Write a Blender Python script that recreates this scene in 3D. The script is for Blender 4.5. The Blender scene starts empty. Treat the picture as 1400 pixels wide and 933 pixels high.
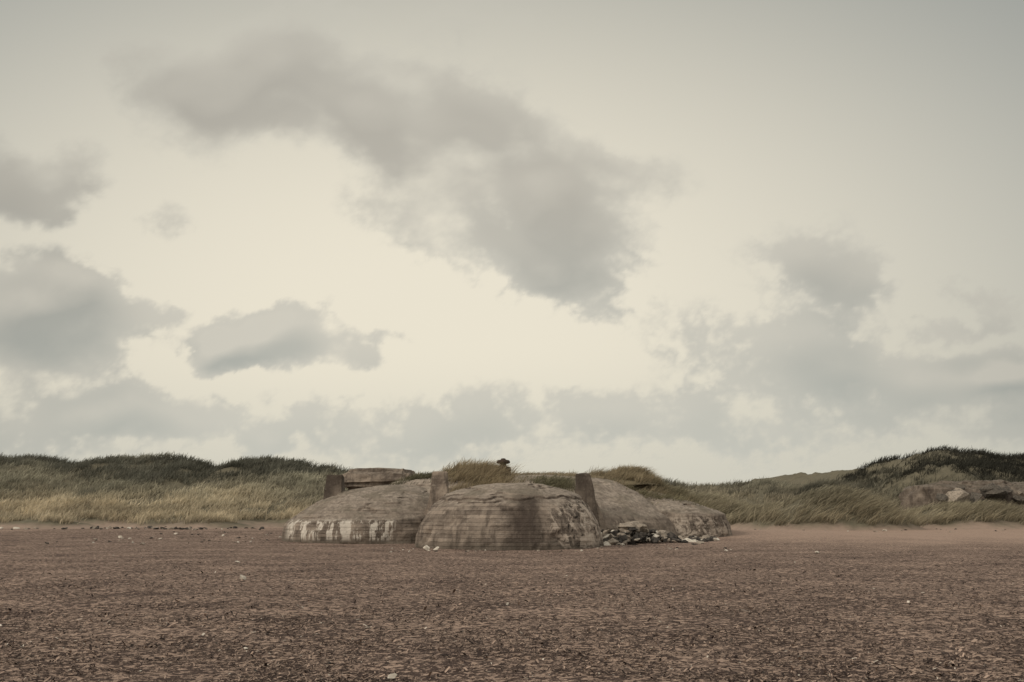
import bpy, bmesh, math, random
import numpy as np
from mathutils import Vector, noise as mnoise
from mathutils.bvhtree import BVHTree
random.seed(7); rng=np.random.default_rng(7)
scene=bpy.context.scene
scene.view_settings.view_transform='Standard'
scene.view_settings.look='None'
scene.view_settings.exposure=0
COL=scene.collection

# ---------------------------------------------------------------- helpers
def hsh(ix,iy,seed):
    n=(ix.astype(np.int64)*374761393+iy.astype(np.int64)*668265263+seed*982451653)&0x7fffffff
    n=((n^(n>>13))*1274126177)&0x7fffffff
    n=n^(n>>16)
    return (n&0xffff)/65535.0
def vn(x,y,seed=0):
    ix=np.floor(x);iy=np.floor(y);fx=x-ix;fy=y-iy
    fx=fx*fx*(3-2*fx);fy=fy*fy*(3-2*fy)
    a=hsh(ix,iy,seed);b=hsh(ix+1,iy,seed);c=hsh(ix,iy+1,seed);d=hsh(ix+1,iy+1,seed)
    return (a*(1-fx)+b*fx)*(1-fy)+(c*(1-fx)+d*fx)*fy
def fbm(x,y,seed=0,o=4):
    s=0;a=.5;t=0
    for i in range(o):
        s=s+a*vn(x*2**i+i*17.3,y*2**i+i*9.1,seed+i);t+=a;a*=.5
    return s/t
def gn(x,y,seed=0):     # gradient noise
    ix=np.floor(x);iy=np.floor(y);fx=x-ix;fy=y-iy
    u=fx**3*(fx*(fx*6-15)+10);v=fy**3*(fy*(fy*6-15)+10)
    def g(a,b):
        h=hsh(ix+a,iy+b,seed)*2*np.pi
        return np.cos(h)*(fx-a)+np.sin(h)*(fy-b)
    return ((g(0,0)*(1-u)+g(1,0)*u)*(1-v)+(g(0,1)*(1-u)+g(1,1)*u)*v)*1.4
def gfbm(x,y,seed=0,o=6,r=.5):
    s=0;a=1.;t=0;c,sn=math.cos(.6),math.sin(.6)
    for i in range(o):
        s=s+a*gn(x,y,seed+i);t+=a;a*=r
        x,y=(x*c-y*sn)*2.03+11.7,(x*sn+y*c)*2.03-5.3
    return s/t
def sm(a,b,x):
    t=np.clip((x-a)/(b-a),0,1);return t*t*(3-2*t)

def mesh_from(name,V,F,mat=None,smooth=True,cols=None,parent=None):
    me=bpy.data.meshes.new(name)
    V=np.asarray(V,dtype=np.float32);F=np.asarray(F,dtype=np.int32)
    k=F.shape[1]
    me.vertices.add(len(V));me.vertices.foreach_set('co',V.ravel())
    me.loops.add(F.size);me.loops.foreach_set('vertex_index',F.ravel())
    me.polygons.add(len(F))
    me.polygons.foreach_set('loop_start',np.arange(0,F.size,k,dtype=np.int32))
    me.polygons.foreach_set('loop_total',np.full(len(F),k,dtype=np.int32))
    me.update(calc_edges=True)
    me.polygons.foreach_set('use_smooth',np.full(len(F),smooth))
    if cols is not None:
        at=me.color_attributes.new('Col','FLOAT_COLOR','POINT')
        c=np.ones((len(V),4),dtype=np.float32);c[:,:cols.shape[1]]=cols
        at.data.foreach_set('color',c.ravel())
    me.validate()
    ob=bpy.data.objects.new(name,me);COL.objects.link(ob)
    if mat: me.materials.append(mat)
    if parent: ob.parent=parent
    return ob
def gridfaces(nx,ny):
    i=np.arange(nx-1);j=np.arange(ny-1);I,J=np.meshgrid(i,j)
    a=(J*nx+I).ravel()
    return np.stack([a,a+1,a+nx+1,a+nx],1)
def grid(xs,ys,zf):
    X,Y=np.meshgrid(xs,ys);Z=zf(X,Y)
    V=np.stack([X.ravel(),Y.ravel(),Z.ravel()],1)
    return V,gridfaces(len(xs),len(ys))

class NT:
    def __init__(s,nt): s.nt=nt;s.n=nt.nodes;s.l=nt.links
    def new(s,t,**k):
        nd=s.n.new(t)
        for a,b in k.items(): setattr(nd,a,b)
        return nd
    def put(s,sock,v):
        if v is None: return
        if isinstance(v,bpy.types.NodeSocket): s.l.new(v,sock)
        else: sock.default_value=v
    def math(s,op,a,b=None,c=None,clamp=False):
        nd=s.new('ShaderNodeMath',operation=op);nd.use_clamp=clamp
        s.put(nd.inputs[0],a);s.put(nd.inputs[1],b)
        if c is not None: s.put(nd.inputs[2],c)
        return nd.outputs[0]
    def vm(s,op,a,b=None,c=None):
        nd=s.new('ShaderNodeVectorMath',operation=op)
        s.put(nd.inputs[0],a);s.put(nd.inputs[1],b)
        if c is not None: s.put(nd.inputs[2],c)
        return nd.outputs['Value'] if op in('LENGTH','DOT_PRODUCT','DISTANCE') else nd.outputs[0]
    def mr(s,v,a,b,c=0.,d=1.,smooth=True):
        nd=s.new('ShaderNodeMapRange');nd.interpolation_type='SMOOTHSTEP' if smooth else 'LINEAR'
        s.put(nd.inputs[0],v)
        for i,q in enumerate((a,b,c,d)): s.put(nd.inputs[i+1],q)
        return nd.outputs[0]
    def mix(s,f,a,b,bt='MIX'):
        nd=s.new('ShaderNodeMix',data_type='RGBA',blend_type=bt)
        s.put(nd.inputs[0],f)
        for i,q in ((6,a),(7,b)):
            if isinstance(q,tuple) and len(q)==3: q=q+(1.,)
            s.put(nd.inputs[i],q)
        return nd.outputs[2]
    def noise(s,vec,scale,detail=4,rough=.55,dist=0.,out=0):
        nd=s.new('ShaderNodeTexNoise')
        s.put(nd.inputs['Vector'],vec);nd.inputs['Scale'].default_value=scale
        nd.inputs['Detail'].default_value=detail;nd.inputs['Roughness'].default_value=rough
        nd.inputs['Distortion'].default_value=dist
        return nd.outputs[out]
    def mapping(s,vec,loc=(0,0,0),rot=(0,0,0),sc=(1,1,1),typ='POINT'):
        nd=s.new('ShaderNodeMapping',vector_type=typ)
        s.put(nd.inputs[0],vec);nd.inputs[1].default_value=loc
        nd.inputs[2].default_value=rot;nd.inputs[3].default_value=sc
        return nd.outputs[0]
    def sep(s,v):
        nd=s.new('ShaderNodeSeparateXYZ');s.put(nd.inputs[0],v);return nd.outputs
    def comb(s,x,y,z=0.):
        nd=s.new('ShaderNodeCombineXYZ')
        for i,q in enumerate((x,y,z)): s.put(nd.inputs[i],q)
        return nd.outputs[0]
    def bump(s,h,strength=.5,dist=.05,n=None):
        nd=s.new('ShaderNodeBump');s.put(nd.inputs['Height'],h)
        nd.inputs['Strength'].default_value=strength;nd.inputs['Distance'].default_value=dist
        if n: s.put(nd.inputs['Normal'],n)
        return nd.outputs[0]
def newmat(name):
    m=bpy.data.materials.new(name);m.use_nodes=True
    t=NT(m.node_tree);b=m.node_tree.nodes['Principled BSDF']
    b.inputs['Roughness'].default_value=.95
    b.inputs['Specular IOR Level'].default_value=.15
    return m,t,b

# ---------------------------------------------------------------- world: hazy sky
SUN_EL=math.radians(32);SUN_AZ=math.radians(-118)   # azimuth from +Y, clockwise; sun to the left, a little behind camera
world=bpy.data.worlds.new('World');scene.world=world;world.use_nodes=True
w=NT(world.node_tree);w.n.clear()
out=w.new('ShaderNodeOutputWorld')
tc=w.new('ShaderNodeTexCoord').outputs['Generated']
sx,sy,sz=w.sep(tc)[:3]
yc=w.math('MAXIMUM',sy,.05)
U=w.math('DIVIDE',sx,yc);V_=w.math('DIVIDE',sz,yc)
gl=w.vm('LENGTH',w.comb(w.math('DIVIDE',w.math('ADD',U,.10),.98),w.math('DIVIDE',w.math('SUBTRACT',V_,.19),.54)))
G=w.mr(gl,.08,1.15,1.,0.)
base=w.mix(G,(.335,.345,.315),(.89,.82,.665))
low=w.mr(V_,.17,.02,0.,.6)
base=w.mix(low,base,(.64,.63,.55))
# unseen sky overhead and behind the viewer, raised to brighten the foreground
sky_fill=w.math('MAXIMUM',w.mr(sz,.62,.9),w.mr(sy,.35,-.3))
base=w.mix(sky_fill,base,(.82,.765,.675))
sky=w.new('ShaderNodeTexSky');sky.sky_type='NISHITA';sky.sun_disc=False
sky.sun_elevation=SUN_EL;sky.sun_rotation=SUN_AZ;sky.dust_density=4;sky.air_density=1.2
colr=w.mix(.10,base,w.mix(1.,sky.outputs[0],(.08,.08,.08),'MULTIPLY'))
b2=w.new('ShaderNodeBackground');w.l.new(colr,b2.inputs[0]);b2.inputs[1].default_value=1.
w.l.new(b2.outputs[0],out.inputs[0])

# clouds: a far spherical shell, density per vertex
BL=[(-.385,.455,.05,.05,0,.7),(-.332,.402,.06,.05,0,.8),(-.289,.45,.08,.05,0,.8),(-.235,.476,.07,.06,0,.9),
(-.179,.434,.12,.055,-15,.85),(-.108,.40,.13,.055,-20,.95),(-.039,.385,.12,.055,-20,.95),(.031,.353,.11,.05,-30,.85),
(.076,.298,.08,.035,-35,.75),(-.099,.305,.08,.04,-10,.5),(-.015,.266,.12,.04,-20,.55),(.053,.239,.07,.03,-20,.5),
(.125,.345,.07,.028,-10,.55),(-.06,.49,.15,.06,0,.28),
(-.52,.33,.07,.04,0,.9),(-.475,.345,.04,.04,0,.8),(-.54,.385,.03,.03,0,.6),(-.503,.22,.08,.04,0,.9),(-.478,.189,.09,.045,0,1),
(-.403,.189,.06,.022,0,.8),(-.503,.121,.1,.05,0,.5),(-.409,.151,.04,.02,0,.4),(-.398,.098,.055,.024,0,1.1),(-.331,.092,.05,.02,0,1.1),
(-.238,.162,.07,.024,0,1.),(-.216,.185,.035,.022,0,.9),(-.275,.155,.045,.016,0,.9),(-.17,.155,.035,.016,0,.8),(-.369,.294,.02,.02,0,.42),
(-.13,.174,.03,.01,0,.35),(-.242,.063,.03,.015,0,.55),
(.272,.2585,.05,.04,0,.38),(.34,.2585,.06,.04,0,.45),(.353,.228,.04,.03,0,.45),(.217,.182,.1,.04,0,.26),(.298,.159,.12,.035,0,.36),
(.37,.13,.13,.022,0,.6),(.467,.136,.09,.022,5,.75),(.503,.205,.05,.022,-20,.75),(.44,.182,.05,.012,0,.5),
(.037,.085,.25,.04,0,.30),(-.147,.077,.12,.03,0,.28),(.258,.085,.25,.04,0,.32),(-.44,.07,.2,.03,0,.25),(.5,.1,.12,.03,0,.45),
(-.9,.25,.15,.06,0,.8),(-.75,.12,.12,.03,0,.7),(.8,.22,.14,.05,0,.6),(1.0,.1,.2,.03,0,.5),(-1.1,.4,.2,.06,0,.7)]
def cdens(u,v,fine=True):
    soft=sm(.20,.38,v)                       # the near, high cloud is softer
    wu=u+gfbm(u*7,v*9,101,3)*.036;wv=v+gfbm(u*7,v*9,131,3)*.022
    if fine:
        k=1-.15*soft
        wu=wu+gfbm(u*26,v*33,151,6,.58)*.022*k;wv=wv+gfbm(u*26,v*33,171,6,.58)*.018*k
    tot=np.zeros_like(u)
    for (a_,b_,ru,rv,rot,s) in BL:
        r=math.radians(rot);x=wu-a_;y=wv-b_
        X=(x*math.cos(r)+y*math.sin(r))/(ru*1.6);Y=(-x*math.sin(r)+y*math.cos(r))/(rv*1.6)
        q=np.clip(1-X*X-Y*Y,0,1);tot+=s*q*q*(1.35)
    tot=1.3*(1-np.exp(-tot/1.0))
    f1=gfbm(u*8,v*12,201,6 if fine else 2,.5)
    d=tot*(1+f1*(1.2-.35*soft))+f1*.10-.02
    if fine:
        bil=np.abs(gfbm(u*20,v*26,231,6,.6))
        edge=np.clip(1-np.abs(tot-.45)/.6,0,1)
        d=d+edge*(.11-bil)*(1.4-.6*soft)
    return np.clip(d,0,2),soft
az=np.radians(np.arange(-52,52.01,.1));el=np.radians(np.arange(0,38,.1))
AZ,EL=np.meshgrid(az,el)
u=np.tan(AZ);v=np.tan(EL)/np.cos(AZ)
d0,soft=cdens(u,v);s0,_=cdens(u,v,False);s1,_=cdens(u-.012,v+.030,False)
al=sm(.12,.62+.50*soft,d0)*(.88-.06*soft)
al*=sm(0,.012,v)*.35+.65
al*=sm(0,.12,np.radians(52)-np.abs(AZ))*sm(0,.12,np.radians(38)-EL)
sh=np.clip((s0-s1)*.9+.6*(d0-s0)+.12,0,1)
rim=sh*(.8-.3*soft)
core=sm(.2,1.25,d0*.5+s0*.5)
hi=sm(.10,.36,v)[...,None]
dark=np.array([.375,.395,.365])*(1-hi)+np.array([.40,.38,.335])*hi
litc=np.array([.65,.615,.53])
thinc=np.array([.58,.56,.49])
c=thinc*(1-core[...,None])+dark*core[...,None]
c=c*(1-rim[...,None])+litc*rim[...,None]  # lit tops over greyer cores, painted into the emitted vertex colour
lowf=sm(.15,.02,v)[...,None]*.5
c=c*(1-lowf)+np.array([.55,.56,.50])*lowf
side=(1-.16*sm(.2,.65,np.abs(u)))[...,None];c=c*side
R=3500.
Vx=np.stack([np.sin(AZ)*np.cos(EL)*R,np.cos(AZ)*np.cos(EL)*R,np.sin(EL)*R],-1).reshape(-1,3)
mc=bpy.data.materials.new('cloud_emission');mc.use_nodes=True;t=NT(mc.node_tree);t.n.clear()
at=t.new('ShaderNodeVertexColor');at.layer_name='Col'
em=t.new('ShaderNodeEmission');t.l.new(at.outputs[0],em.inputs[0]);tp=t.new('ShaderNodeBsdfTransparent')
mxs=t.new('ShaderNodeMixShader');t.l.new(at.outputs[1],mxs.inputs[0]);t.l.new(tp.outputs[0],mxs.inputs[1]);t.l.new(em.outputs[0],mxs.inputs[2])
o=t.new('ShaderNodeOutputMaterial');t.l.new(mxs.outputs[0],o.inputs[0])
try: mc.cycles.emission_sampling='NONE'
except Exception: pass
mesh_from('sky',Vx,gridfaces(len(az),len(el)),mc,True,np.concatenate([c.reshape(-1,3),al.reshape(-1,1)],1))

sl=bpy.data.lights.new('sun','SUN');sl.energy=1.7;sl.angle=math.radians(11);sl.color=(1,.89,.76)
so=bpy.data.objects.new('sun',sl);COL.objects.link(so)
sd=Vector((math.sin(SUN_AZ)*math.cos(SUN_EL),math.cos(SUN_AZ)*math.cos(SUN_EL),math.sin(SUN_EL)))
so.rotation_euler=sd.to_track_quat('Z','Y').to_euler();so.location=(-40,-20,40)

# ---------------------------------------------------------------- camera
cam=bpy.data.cameras.new('camera');co=bpy.data.objects.new('camera',cam);COL.objects.link(co)
cam.lens=35;cam.sensor_width=36;cam.clip_end=9000
co.location=(0,0,1.7);co.rotation_euler=(math.radians(99.6),0,0);scene.camera=co

# ---------------------------------------------------------------- ground
def gz(x,y):
    z=.27*sm(50,80,y)+(fbm(x*.25,y*.25,3)-.5)*.10+(fbm(x*1.3,y*1.3,5)-.5)*.05
    z=z+.35*np.exp(-((x-15)/8)**2-((y-62)/7)**2)      # sand drifted against the bunker
    return z
def spaced(segs):
    o=[]
    for a_,b_,st in segs: o.append(np.arange(a_,b_,st))
    o.append([segs[-1][1]]);return np.concatenate(o)
ys=spaced([(-3000,-200,400),(-200,-20,30),(-20,5,2),(5,26,.12),(26,90,.4),(90,200,4),(200,4000,300)])
xs=spaced([(-4000,-200,400),(-200,-60,12),(-60,-16,.8),(-16,16,.2),(16,60,.8),(60,200,12),(200,4000,400)])
m,t,b=newmat('beach_sand')
P=t.new('ShaderNodeNewGeometry').outputs['Position'];px,py,pz=t.sep(P)[:3]
n1=t.noise(P,8.,8,.74,.7);n2=t.noise(P,26.,4,.65);n3=t.noise(P,.45,4,.6)
n4=t.noise(t.mapping(P,sc=(.35,1.0,1)),.8,5,.6)
cov=t.math('ADD',t.math('MULTIPLY',t.math('SUBTRACT',n3,.5),.12),t.math('MULTIPLY',t.math('SUBTRACT',n4,.5),.08))
f=t.math('ADD',t.math('ADD',t.math('MULTIPLY',n1,.72),t.math('MULTIPLY',n2,.28)),cov)
fleck=t.mr(f,.49,.545)
nb=t.noise(P,.12,4,.6)
yy=t.math('ADD',py,t.math('MULTIPLY',t.math('SUBTRACT',nb,.5),30.))
yy=t.math('ADD',yy,t.math('MULTIPLY',t.mr(px,-2.,12.),26.))
sandm=t.mr(yy,66.,88.,0.,1.)
fleck=t.math('MAXIMUM',fleck,t.math('MULTIPLY',sandm,t.mr(f,.3,.52,.4,.9)))
dark=t.mix(n2,(.028,.0195,.017),(.105,.071,.058))
sand=t.mix(n1,(.235,.172,.136),(.50,.37,.29))
c=t.mix(fleck,dark,sand)
sp=t.mr(t.noise(P,60.,2,.5),.70,.76)
c=t.mix(t.math('MULTIPLY',sp,.6),c,(.6,.54,.46))
t.l.new(c,b.inputs['Base Color'])
h=t.math('ADD',t.math('MULTIPLY',n1,-.7),t.math('MULTIPLY',n2,.4))
t.l.new(t.bump(h,.8,.05),b.inputs['Normal'])
V,F=grid(xs,ys,gz);mesh_from('ground',V,F,m)

# flakes of dried weed, twigs and shell on the beach: one mesh
N=260000
yv=7.5+rng.exponential(8.,N);xv=(rng.random(N)*2-1)*(yv*.56+1)
k=yv<34;yv=yv[k];xv=xv[k]
keep=rng.random(len(xv))<np.clip((fbm(xv*.9,yv*1.8,21)-.25)*2.2,0.05,1);xv=xv[keep];yv=yv[keep];n=len(xv)
L=rng.lognormal(-4.55,.45,n)*(1+yv*.02);W=L*rng.uniform(.12,.45,n)
an=rng.random(n)*2*np.pi;tl=rng.normal(0,.35,n);zz=gz(xv,yv)+rng.uniform(.001,.01,n)
dx=np.cos(an);dy=np.sin(an)
P4=[]
for s1_,s2,lift in((-1,-1,0),(1,-1,1),(1,1,1),(-1,1,0)):
    P4.append(np.stack([xv+dx*L*s1_-dy*W*s2,yv+dy*L*s1_+dx*W*s2,zz+np.abs(tl)*L*lift*1.5+W*.3*(s2>0)],1))
V=np.stack(P4,1).reshape(-1,3);F=np.arange(n*4).reshape(-1,4)
r=rng.random(n);cc=np.where((r<.60)[:,None],np.array([.04,.029,.025]),np.where((r<.985)[:,None],np.array([.32,.24,.19]),np.array([.5,.45,.38])))
cc=cc*rng.uniform(.6,1.4,(n,1))
mf,t,b=newmat('weed_flakes');at=t.new('ShaderNodeVertexColor');at.layer_name='Col';t.l.new(at.outputs[0],b.inputs['Base Color'])
mesh_from('beach_debris',V,F,mf,False,np.repeat(cc,4,0))

# ---------------------------------------------------------------- dunes
RX=[-110,-51,-46,-43.5,-41,-36,-32,-29.5,-26.5,-22,-19,-12,0,14,18,22,26,31,36,39,42,46,51,60,110]
RZ=[6,6.7,6.2,5.6,6.8,7.0,6.6,5.3,6.1,6.0,5.3,4.6,4.2,4.2,4.2,4.4,5.0,4.5,5.2,6.5,7.4,8.0,7.6,7.4,6]
HM=[(23.5,75,5.0,2.6,2.45),(19.5,78,3.,3.,1.3),(15,84,5.5,4,2.1),(36,81,6,4,1.5),(45,79,7,3,1.7),(55,80,6,4,2.2),(-24,80,4,3,.6),(-38,79,6,3,.7),(40,95,7.,4,5.4),(52,94,6,4,5.0)]
def dz(x,y):
    foot=79+(fbm(x*.09,y*0+3,31)-.5)*10+5*sm(5,20,x)
    s=sm(0,1,(y-foot)/(23+5*sm(10,30,x)))
    R=np.interp(x,RX,RZ)-.75
    z=R*s**.85+(fbm(x*.12,y*.12,33)-.5)*2.9*s*sm(0,10,y-foot)+(fbm(x*.5,y*.5,35)-.5)*1.1*sm(0,6,y-foot)
    z=z-sm(104,125,y)*.8
    hm=0
    for cx,cy,ax,ay,hh in HM:
        hm=np.maximum(hm,hh*np.exp(-(((x-cx)/ax)**2+((y-cy)/ay)**2)**1.3)*(0.8+.4*fbm(x*.5,y*.5,37)))
    z=np.maximum(z,hm)
    return z+.2+(fbm(x*.25,y*.25,3)-.5)*.10-.25*(1-sm(.0,.5,z))
m,t,b=newmat('dune_sand')
P=t.new('ShaderNodeNewGeometry').outputs['Position'];px,py,pz=t.sep(P)[:3]
n1=t.noise(P,2.,6,.6);n2=t.noise(P,.35,4,.6)
g_=t.mr(t.math('ADD',pz,t.math('MULTIPLY',n2,1.4)),.9,1.6)
c=t.mix(g_,t.mix(n1,(.21,.16,.13),(.35,.27,.215)),t.mix(n1,(.085,.08,.058),(.19,.17,.12)))
t.l.new(c,b.inputs['Base Color']);t.l.new(t.bump(n1,.6,.15),b.inputs['Normal'])
V,F=grid(np.arange(-110,110.1,.55),np.arange(62,190,.55),dz);mesh_from('sand_dunes',V,F,m)

# ---------------------------------------------------------------- grass
def blades(pts,hts,cols,k=8,rad=.25,wid=.035,wind=(.45,-.1),spread=.35):
    n=len(pts);B=n*k
    p=np.repeat(pts,k,0);h=np.repeat(hts,k)*rng.uniform(.55,1.15,B)
    p=p+np.stack([rng.normal(0,rad,B),rng.normal(0,rad,B),np.full(B,-.05)],1)
    ld=np.stack([wind[0]+rng.normal(0,spread,B),wind[1]+rng.normal(0,spread,B)],1)
    an=rng.random(B)*np.pi;wx=np.cos(an)*wid;wy=np.sin(an)*wid*.6
    rows=[]
    for q,ww in((0,.8),(.38,1.),(.72,.7),(1.,.12)):
        bend=q**1.8
        cx=p[:,0]+ld[:,0]*h*bend;cy=p[:,1]+ld[:,1]*h*bend
        cz=p[:,2]+h*(q-.28*bend*np.minimum(1.5,np.hypot(ld[:,0],ld[:,1])))
        rows.append(np.stack([cx-wx*ww,cy-wy*ww,cz],1));rows.append(np.stack([cx+wx*ww,cy+wy*ww,cz],1))
    V=np.stack(rows,1).reshape(-1,3)
    bs=np.arange(B)[:,None]*8
    F=np.concatenate([bs+np.array([[0,1,3,2]]),bs+np.array([[2,3,5,4]]),bs+np.array([[4,5,7,6]])],1).reshape(-1,4)
    c=np.repeat(cols,k,0)*rng.uniform(.7,1.3,(B,1))
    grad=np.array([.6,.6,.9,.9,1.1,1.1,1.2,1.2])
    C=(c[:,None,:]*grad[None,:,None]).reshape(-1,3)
    return V,F,C
mg,t,b=newmat('marram_grass');at=t.new('ShaderNodeVertexColor');at.layer_name='Col'
t.l.new(at.outputs[0],b.inputs['Base Color'])
tr=t.new('ShaderNodeBsdfTranslucent');t.l.new(at.outputs[0],tr.inputs[0])
ms=t.new('ShaderNodeMixShader');ms.inputs[0].default_value=.35
t.l.new(b.outputs[0],ms.inputs[1]);t.l.new(tr.outputs[0],ms.inputs[2]);t.l.new(ms.outputs[0],t.n['Material Output'].inputs[0])
YEL=np.array([.50,.435,.315]);GRN=np.array([.34,.325,.25]);DRK=np.array([.10,.102,.084])
def dune_pts(n,x0,x1,y0,y1,thr):
    x=rng.uniform(x0,x1,n);y=rng.uniform(y0,y1,n);z=dz(x,y)
    pn=fbm(x*.35,y*.35,51);ok=(z>thr+(pn-.5)*1.2)&(rng.random(n)<np.clip((pn-.22)*3.,.1,1))
    x=x[ok];y=y[ok];z=z[ok]
    hgt=sm(1.0,4.2,z+(fbm(x*.15,y*.15,53)-.5)*3.0)
    pn2=fbm(x*.22,y*.5,57)[:,None]
    c=YEL*(1-hgt[:,None])+GRN*hgt[:,None]
    top=sm(4.0,6.2,z)
    dk=sm(.44,.62,fbm(x*.13,y*.2,59)*.7+.13*hgt+.24*top)[:,None]
    c=c*(1-dk*.85)+DRK*dk*.85
    c=c*(.5+1.0*pn2)
    return np.stack([x,y,z],1),c
parts=[]
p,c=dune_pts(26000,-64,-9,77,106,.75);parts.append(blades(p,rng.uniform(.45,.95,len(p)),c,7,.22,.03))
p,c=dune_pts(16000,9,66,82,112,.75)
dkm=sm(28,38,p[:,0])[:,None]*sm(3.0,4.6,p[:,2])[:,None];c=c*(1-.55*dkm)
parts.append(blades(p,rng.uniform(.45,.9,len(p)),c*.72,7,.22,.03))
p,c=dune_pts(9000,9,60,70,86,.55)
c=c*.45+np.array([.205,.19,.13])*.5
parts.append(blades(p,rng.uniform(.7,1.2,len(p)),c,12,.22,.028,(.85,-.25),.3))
def cat(parts):
    off=0;Vs=[];Fs=[];Cs=[]
    for v,f_,c_ in parts: Vs.append(v);Fs.append(f_+off);Cs.append(c_);off+=len(v)
    return np.concatenate(Vs),np.concatenate(Fs),np.concatenate(Cs)
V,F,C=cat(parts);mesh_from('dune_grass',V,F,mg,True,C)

# ---------------------------------------------------------------- concrete
def concrete(name,paint=None,peel=None,streak=None,tone=1.,roof=1.,boards=1.):
    m,t,b=newmat(name)
    geo=t.new('ShaderNodeNewGeometry');P=geo.outputs['Position'];x,y,z=t.sep(P)[:3]
    nz=t.sep(geo.outputs['Normal'])[2]
    n1=t.noise(P,.7,8,.62);n2=t.noise(P,5.,7,.68);nst=t.noise(t.mapping(P,sc=(2.2,2.2,.3)),1.4,6,.6)
    bw=t.math('ADD',t.math('DIVIDE',z,.17),t.math('MULTIPLY',n1,.6))
    fr=t.math('FRACT',bw);fl=t.math('FLOOR',bw)
    line=t.math('MULTIPLY',t.math('MAXIMUM',t.mr(fr,.10,.0),t.mr(fr,.92,1.)),t.mr(n1,.35,.6,boards,.35*boards))
    wn=t.new('ShaderNodeTexWhiteNoise',noise_dimensions='2D')
    seg=t.math('FLOOR',t.math('ADD',t.math('MULTIPLY',x,.45),t.math('MULTIPLY',fl,.37)))
    t.l.new(t.comb(fl,seg,0.),wn.inputs['Vector'])
    board=wn.outputs[0]
    c=t.mix(t.mr(n1,.35,.65),(.12*tone,.097*tone,.079*tone),(.33*tone,.275*tone,.222*tone))
    c=t.mix(.45*boards,c,t.mix(board,(.11,.09,.075),(.37,.31,.255)))
    c=t.mix(t.mr(nst,.45,.68,0.,.75),c,(.07,.057,.048))
    c=t.mix(t.mr(n2,.55,.72,0.,.5*min(1,tone)),c,(.39,.345,.285))
    c=t.mix(t.mr(n2,.42,.30,0.,.6),c,(.06,.05,.04))
    c=t.mix(t.math('MULTIPLY',line,t.mr(n2,.35,.6,.15,.65)),c,(.045,.037,.031))
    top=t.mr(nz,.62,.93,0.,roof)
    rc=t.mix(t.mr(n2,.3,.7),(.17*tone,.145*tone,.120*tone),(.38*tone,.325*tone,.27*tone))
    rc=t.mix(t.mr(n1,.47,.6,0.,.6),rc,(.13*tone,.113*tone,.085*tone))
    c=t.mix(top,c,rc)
    if streak:  # darker upright streak below the lip, wandering with the noise
        sxm,wd=streak
        g=t.math('ABSOLUTE',t.math('DIVIDE',t.math('SUBTRACT',x,t.math('ADD',sxm,t.math('MULTIPLY',t.math('SUBTRACT',n1,.5),1.6))),wd))
        g=t.math('MULTIPLY',t.mr(g,1.,.2),t.mr(nst,.3,.5,.4,.85))
        g=t.math('MULTIPLY',g,t.mr(z,2.5,2.1))
        c=t.mix(g,c,(.055,.043,.036))
    base_dark=t.mr(t.math('ADD',z,t.math('MULTIPLY',n1,.5)),.75,.25,0.,.6)  # concrete colour goes darker towards the base
    c=t.mix(base_dark,c,(.08,.069,.055))
    if peel:
        (cx,cz,rx,rz,k_)=peel
        g=t.vm('LENGTH',t.comb(t.math('DIVIDE',t.math('SUBTRACT',x,cx),rx),t.math('DIVIDE',t.math('SUBTRACT',z,cz),rz),0.))
        pn=t.noise(P,2.2,6,.7,.8)
        mk=t.math('MULTIPLY',t.mr(g,1.1,.5,0.,k_),t.mr(pn,.50,.54))
        c=t.mix(mk,c,t.mix(n2,(.30,.225,.175),(.66,.60,.51)))
        mk2=t.math('MULTIPLY',t.mr(g,1.2,.5,0.,k_),t.mr(pn,.44,.38))
        c=t.mix(mk2,c,(.045,.038,.032))
    if paint:
        (x0,x1,z0,z1)=paint
        pn=t.noise(t.mapping(P,sc=(2.6,2.6,.35)),1.3,5,.7)
        mk=t.math('MULTIPLY',t.mr(x,x0,x0+.6),t.mr(x,x1,x1-.6))
        mk=t.math('MULTIPLY',mk,t.math('MULTIPLY',t.mr(z,z0,z0+.3),t.mr(z,z1,z1-.2)))
        mk=t.math('MULTIPLY',mk,t.mr(pn,.49,.54,0.,.9))
        c=t.mix(mk,c,t.mix(n2,(.42,.38,.325),(.70,.66,.585)))
    t.l.new(c,b.inputs['Base Color'])
    hh=t.math('ADD',t.math('MULTIPLY',line,-.35),t.math('ADD',t.math('MULTIPLY',board,.3*boards),t.math('ADD',n2,n1)))
    t.l.new(t.bump(hh,.8,.10),b.inputs['Normal'])
    return m
bunk=bpy.data.objects.new('concrete_bunker',None);COL.objects.link(bunk)
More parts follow.
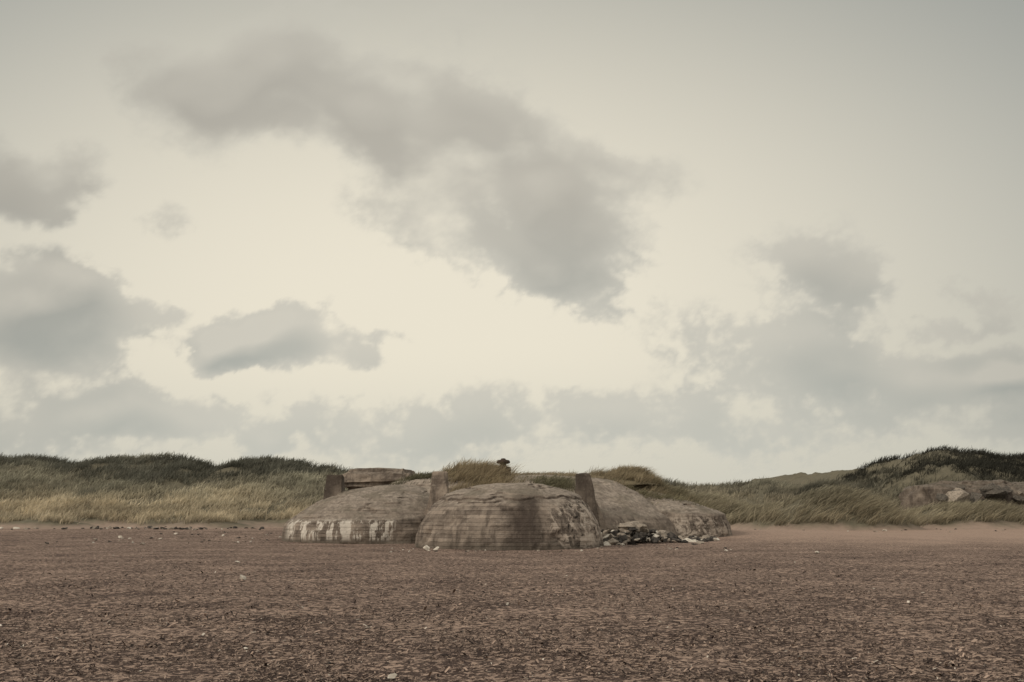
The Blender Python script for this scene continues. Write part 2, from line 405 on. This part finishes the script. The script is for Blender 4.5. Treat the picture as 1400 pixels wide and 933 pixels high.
def shell(name,cx,cy,a_,b_,prof,p=2.2,mat=None,tilt=(0,0),nu=300,nv=110,amp=.07,seed=0,parent=bunk,lip=None):
    pr=np.array(prof)
    ds=np.concatenate([[0],np.cumsum(np.hypot(np.diff(pr[:,0])*a_,np.diff(pr[:,1])))]);s=ds/ds[-1]
    q=np.linspace(0,1,nv);qq=np.linspace(0,1,600)
    rr=np.interp(qq,s,pr[:,0]);zr=np.interp(qq,s,pr[:,1])
    kz=np.ones(15)/15
    rp=np.convolve(np.pad(rr,7,mode='edge'),kz,'valid');zp=np.convolve(np.pad(zr,7,mode='edge'),kz,'valid')
    rp=np.interp(q,qq,rp);zp=np.interp(q,qq,zp);rp[-1]=0
    V=[]
    for j in range(nv):
        for i in range(nu):
            th=2*math.pi*i/nu;c_=math.cos(th);s_=math.sin(th)
            k_=(abs(c_)**p+abs(s_)**p)**(-1/p)
            x=cx+a_*rp[j]*k_*c_;y=cy+b_*rp[j]*k_*s_;z=zp[j]
            hz=max(0,z)/max(.1,zp.max())
            z=z+hz*(tilt[0]*(x-cx)+tilt[1]*(y-cy))
            v=Vector((x,y,z+seed*10))
            o=mnoise.fractal(v*.45,1.,2.,3)*amp*2+mnoise.fractal(v*2.2,1.,2.,3)*amp*.5
            ft=mnoise.noise(Vector((x*.8,y*.8,math.floor((z+.02)/.34)*3.1+seed)))
            if ft>.22: o-=.05
            if lip:
                e=lip+mnoise.fractal(Vector((x*1.1,y*1.1,seed)),1.,2.,4)*.14
                if z<=e: o-=.07*math.exp(-((e-z)/.10))
                elif z<e+.4: o+=.03
            br=mnoise.fractal(v*.9+Vector((5,5,5)),1.,2.,4)
            if br>.5: o-=min(.15,(br-.5)*.8)
            V.append((x+o*c_*min(1,rp[j]*2),y+o*s_*min(1,rp[j]*2),z+o*.35*hz))
    F=[]
    for j in range(nv-1):
        for i in range(nu):
            i2=(i+1)%nu;F.append((j*nu+i,j*nu+i2,(j+1)*nu+i2,(j+1)*nu+i))
    return mesh_from(name,V,F,mat,True,parent=parent)
cF=concrete('concrete_front',peel=(3.0,1.1,1.7,1.3,1.),streak=(.55,1.0))
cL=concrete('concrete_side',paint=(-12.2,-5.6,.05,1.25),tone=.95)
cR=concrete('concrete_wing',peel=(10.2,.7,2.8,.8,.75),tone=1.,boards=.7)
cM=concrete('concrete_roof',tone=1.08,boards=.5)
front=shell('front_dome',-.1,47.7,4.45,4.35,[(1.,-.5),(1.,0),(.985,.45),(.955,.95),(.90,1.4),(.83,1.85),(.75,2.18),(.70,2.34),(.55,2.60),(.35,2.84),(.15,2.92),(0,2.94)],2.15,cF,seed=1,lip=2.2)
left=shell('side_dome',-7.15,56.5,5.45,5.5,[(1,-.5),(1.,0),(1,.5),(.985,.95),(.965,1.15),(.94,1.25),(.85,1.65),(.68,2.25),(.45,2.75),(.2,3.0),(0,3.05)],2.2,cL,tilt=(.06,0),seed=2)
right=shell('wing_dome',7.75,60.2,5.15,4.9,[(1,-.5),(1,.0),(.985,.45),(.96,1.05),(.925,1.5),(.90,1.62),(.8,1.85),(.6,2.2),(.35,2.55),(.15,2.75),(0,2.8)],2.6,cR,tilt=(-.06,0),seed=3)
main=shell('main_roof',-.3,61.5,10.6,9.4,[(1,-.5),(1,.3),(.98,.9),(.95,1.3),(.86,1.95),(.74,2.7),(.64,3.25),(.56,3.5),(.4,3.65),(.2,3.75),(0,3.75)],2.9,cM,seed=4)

def prism(name,bot,top,z0,z1,mat,parent=bunk,bev=.04,cuts=5,amp=.03):
    bm=bmesh.new()
    vb=[bm.verts.new((x,y,z0)) for x,y in bot];vt=[bm.verts.new((x,y,z1)) for x,y in top]
    n=len(bot);bm.faces.new(vb[::-1]);bm.faces.new(vt)
    for i in range(n): bm.faces.new((vb[i],vb[(i+1)%n],vt[(i+1)%n],vt[i]))
    bmesh.ops.bevel(bm,geom=bm.edges[:],offset=bev,segments=3,affect='EDGES')
    bmesh.ops.subdivide_edges(bm,edges=[e for e in bm.edges if e.calc_length()>.25],cuts=cuts,use_grid_fill=True)
    for v in bm.verts:
        v.co+=Vector((mnoise.noise(v.co*2.),mnoise.noise(v.co*2.+Vector((9,0,0))),mnoise.noise(v.co*2.+Vector((0,9,0)))))*amp
    me=bpy.data.meshes.new(name);bm.to_mesh(me);bm.free();me.materials.append(mat)
    ob=bpy.data.objects.new(name,me);COL.objects.link(ob);ob.parent=parent;return ob
def sq(cx,cy,hx,hy): return[(cx-hx,cy-hy),(cx+hx,cy-hy),(cx+hx,cy+hy),(cx-hx,cy+hy)]
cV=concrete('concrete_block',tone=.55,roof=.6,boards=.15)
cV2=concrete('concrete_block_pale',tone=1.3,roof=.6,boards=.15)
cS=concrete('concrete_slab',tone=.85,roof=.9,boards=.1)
# three tapered vent blocks, two with sloping buttress
prism('vent_block_1',sq(-9.75,55.2,.60,.6),sq(-9.68,55.2,.42,.42),1.4,3.55,cV,amp=.06)
prism('vent_block_2',sq(-3.85,52.,.64,.6),sq(-3.72,52.,.36,.4),.6,3.62,cV2,amp=.06)
prism('vent_buttress_2',[(-5.0,52.3),(-3.9,51.6),(-3.5,52.8),(-4.6,53.2)],[(-4.15,52.1),(-3.9,51.9),(-3.8,52.4),(-4.0,52.5)],.2,2.7,cV2)
prism('vent_block_3',sq(3.95,52.6,.60,.6),sq(3.72,52.6,.36,.4),.8,3.55,cV,amp=.06)
prism('vent_buttress_3',[(3.7,52.2),(5.1,52.6),(5.0,53.4),(3.8,53.3)],[(3.9,52.5),(4.15,52.5),(4.15,52.9),(3.9,52.9)],.4,2.7,cV2)
# raised rounded slab behind the side dome
prism('upper_slab',[(-11.1,62.6),(-6.2,62.2),(-5.4,66),(-11.1,66)],[(-10.6,63.),(-6.6,62.7),(-6.,66),(-10.5,66)],3.1,4.22,cS,bev=.32,amp=.16)
prism('slab_wall',[(-10.4,63.3),(-6.4,63.),(-6,65.8),(-10.4,65.8)],[(-10.3,63.4),(-6.4,63.1),(-6,65.8),(-10.3,65.8)],1.,3.3,cS)

# turf mounds on roof
mt,t,b=newmat('roof_turf');P=t.new('ShaderNodeNewGeometry').outputs['Position']
n1=t.noise(P,2.5,6,.65);t.l.new(t.mix(n1,(.09,.078,.05),(.27,.23,.15)),b.inputs['Base Color']);t.l.new(t.bump(n1,.8,.1),b.inputs['Normal'])
dome=[(1,-.3),(.95,.1),(.8,.45),(.55,.8),(.25,.97),(0,1)]
def mound(name,cx,cy,a_,b_,z0,h): return shell(name,cx,cy,a_,b_,[(r_,z0+h*q_) for r_,q_ in dome],2,mt,nu=80,nv=24,amp=.14,seed=cx)
t1=mound('turf_1',-2.3,58.3,2.6,2.8,3.1,.85)
t2=mound('turf_2',2.,61.5,7.,3.,3.3,.5)
t3=mound('turf_3',7.1,63.5,2.6,3.2,2.2,1.75)
t4=mound('turf_4',9.2,64.5,3.,3.,1.6,1.3)
def bvh(obs):
    vs=[];fs=[]
    for o in obs:
        k_=len(vs);vs+= [tuple(v.co) for v in o.data.vertices];fs+=[tuple(k_+i for i in p_.vertices) for p_ in o.data.polygons]
    return BVHTree.FromPolygons(vs,fs)
bt=bvh([front,left,right,main,t1,t2,t3,t4])
pts=[];cs=[];hs=[]
def tuftarea(n,cx,cy,ax,ay,col,h0,h1):
    for _ in range(n):
        x=random.gauss(cx,ax);y=random.gauss(cy,ay)
        hit=bt.ray_cast(Vector((x,y,9)),Vector((0,0,-1)))
        if hit[0] is None or hit[0].z<1.5: continue
        pts.append(tuple(hit[0]));cs.append(np.array(col)*1.25*random.uniform(.7,1.25));hs.append(random.uniform(h0,h1))
tuftarea(420,-2.2,56.6,.9,1.1,(.27,.225,.15),.45,.95)
tuftarea(180,-4.8,57.6,.9,.7,(.11,.105,.07),.25,.45)
tuftarea(140,-1.0,55.2,.5,.4,(.31,.26,.175),.4,.6)
tuftarea(260,2.,60,3.6,1.2,(.25,.21,.145),.15,.32)
tuftarea(190,2.3,55.4,.8,.4,(.17,.16,.105),.25,.45)
tuftarea(600,7.0,62.2,1.1,1.3,(.25,.21,.14),.35,.75)
tuftarea(400,9.4,63.6,1.3,1.3,(.20,.18,.12),.3,.6)
tuftarea(90,8.4,58.2,.9,.4,(.17,.155,.10),.2,.4)
V,F,C=blades(np.array(pts),np.array(hs),np.array(cs),10,.16,.016,(.75,-.3),.35)
mesh_from('roof_grass',V,F,mg,True,C,parent=bunk)

# rusted steel ventilator cap
mr_,t,b=newmat('rusted_steel');P=t.new('ShaderNodeNewGeometry').outputs['Position']
t.l.new(t.mix(t.noise(P,9.,5),(.03,.026,.024),(.08,.055,.04)),b.inputs['Base Color'])
bm=bmesh.new()
pf=[(.42,3.5),(.44,4.08),(.2,4.14),(.17,4.26),(.36,4.30),(.40,4.38),(.34,4.48),(.15,4.52),(.12,4.58),(0.001,4.60)]
rings=[[bm.verts.new((-.5+r_*math.cos(2*math.pi*i/20),57.5+r_*math.sin(2*math.pi*i/20),z_)) for i in range(20)] for r_,z_ in pf]
for j in range(len(pf)-1):
    for i in range(20): bm.faces.new((rings[j][i],rings[j][(i+1)%20],rings[j+1][(i+1)%20],rings[j+1][i]))
me=bpy.data.meshes.new('steel_ventilator');bm.to_mesh(me);bm.free();me.materials.append(mr_)
o=bpy.data.objects.new('steel_ventilator',me);COL.objects.link(o);o.parent=bunk

# ---------------------------------------------------------------- rubble & stones
def chunks(name,items,mats,parent=None):
    bm=bmesh.new()
    for (x,y,z,s,mi) in items:
        b2=bmesh.new()
        fx,fy,fz=random.uniform(.7,1.4),random.uniform(.7,1.2),random.uniform(.35,.8)
        for _ in range(13):
            v=Vector((random.gauss(0,1),random.gauss(0,1),random.gauss(0,1))).normalized()
            b2.verts.new((v.x*fx*s,v.y*fy*s,v.z*fz*s))
        bmesh.ops.convex_hull(b2,input=b2.verts[:])
        rot=random.random()*6.28;ty=random.uniform(-.5,.5)
        mp={}
        for v in b2.verts:
            X=v.co.x*math.cos(rot)-v.co.y*math.sin(rot);Y=v.co.x*math.sin(rot)+v.co.y*math.cos(rot);Z=v.co.z+ty*X*.6
            mp[v]=bm.verts.new((x+X,y+Y,z+Z))
        for f_ in b2.faces:
            nf=bm.faces.new([mp[v] for v in f_.verts]);nf.material_index=mi
        b2.free()
    me=bpy.data.meshes.new(name);bm.to_mesh(me);bm.free()
    for mm in mats: me.materials.append(mm)
    ob=bpy.data.objects.new(name,me);COL.objects.link(ob)
    if parent: ob.parent=parent
    return ob
def stone(name,c1,c2_):
    m,t,b=newmat(name);P=t.new('ShaderNodeNewGeometry').outputs['Position']
    n=t.noise(P,7.,6,.65);t.l.new(t.mix(t.mr(n,.3,.7),c1,c2_),b.inputs['Base Color']);t.l.new(t.bump(n,.6,.03),b.inputs['Normal']);return m
sB=stone('tarred_rock',(.025,.024,.023),(.09,.08,.07));sG=stone('grey_rock',(.17,.145,.12),(.38,.33,.27));sW=stone('pale_rock',(.40,.36,.30),(.66,.62,.54))
def gh(x,y): return float(gz(np.array([float(x)]),np.array([float(y)]))[0])
it=[]
for i in range(380):
    u_=random.random()**1.1;x=4.1+u_*6.3+random.gauss(0,.3);y=50.3+u_*4.0+random.gauss(0,1.)
    dd=max(0,1-abs((x-5.8)/3.2))*max(0,min(1,(y-49)/2.5))
    it.append((x,y,gh(x,y)+random.random()*dd*1.0,random.choice([.1,.14,.2,.25,.36])*random.uniform(.8,1.2),random.choices([0,1,2],[5,5,1.8])[0]))
chunks('rubble_pile',it,[sB,sG,sW])
it=[]
for i in range(120):
    x=random.gauss(-27,6);y=random.gauss(76.5,1.4);it.append((x,y,gh(x,y)+.03,random.uniform(.06,.26),random.choices([0,1,2],[6,3,1.3])[0]))
for i in range(60):
    x=random.uniform(-24,-10);y=random.gauss(60,5);it.append((x,y,gh(x,y)+.02,random.uniform(.04,.14),random.choices([0,1,2],[5,2,2])[0]))
for i in range(50):
    x=random.uniform(-6,10);y=random.uniform(41,46)-(.0);it.append((x,y,gh(x,y)+.01,random.uniform(.03,.09),random.choices([0,1,2],[2,3,2])[0]))
for i in range(60):
    x=random.uniform(14,48);y=random.gauss(72,2);it.append((x,y,gh(x,y)+.01,random.uniform(.04,.15),random.choices([0,1,2],[5,3,1])[0]))
for i in range(110):
    y=random.uniform(10,42);x=random.uniform(-.5,.5)*y;it.append((x,y,gh(x,y)+.005,random.uniform(.012,.035),random.choices([0,1,2],[2,3,2])[0]))
for (x,y,s) in [(-6.6,25.,.12),(-1.23,10.6,.055),(-3.6,42.9,.2),(-3.2,43.,.14),(-22.5,58.5,.2),(-3.3,12.8,.03),(12.,40,.12),(-8.9,33,.08)]:
    it.append((x,y,gh(x,y)+s*.4,s,2))
chunks('beach_stones',it,[sB,sG,sW])

# second, half buried and broken bunker in the dunes
bunk2=bpy.data.objects.new('concrete_bunker.001',None);COL.objects.link(bunk2)
c2=concrete('concrete_far',tone=.6,boards=.4)
shell('buried_roof',42.,88,8.,4.,[(1,-.5),(1,1.6),(.98,2.6),(.93,3.3),(.85,3.65),(.5,4.05),(0,4.15)],2.4,c2,nu=160,nv=60,amp=.4,seed=6,parent=bunk2)
it=[]
for i in range(44):
    x=random.uniform(35,52);it.append((x,random.uniform(83,85.3),random.uniform(2.2,3.7),random.uniform(.4,1.15),random.choice([0,0,1]) if x<45 else random.choice([0,1,2,2])))
sD=stone('dark_concrete',(.05,.045,.04),(.14,.125,.105));sL=stone('light_concrete',(.26,.235,.20),(.46,.42,.37))
chunks('broken_chunks',it,[sD,sG,sL],bunk2)
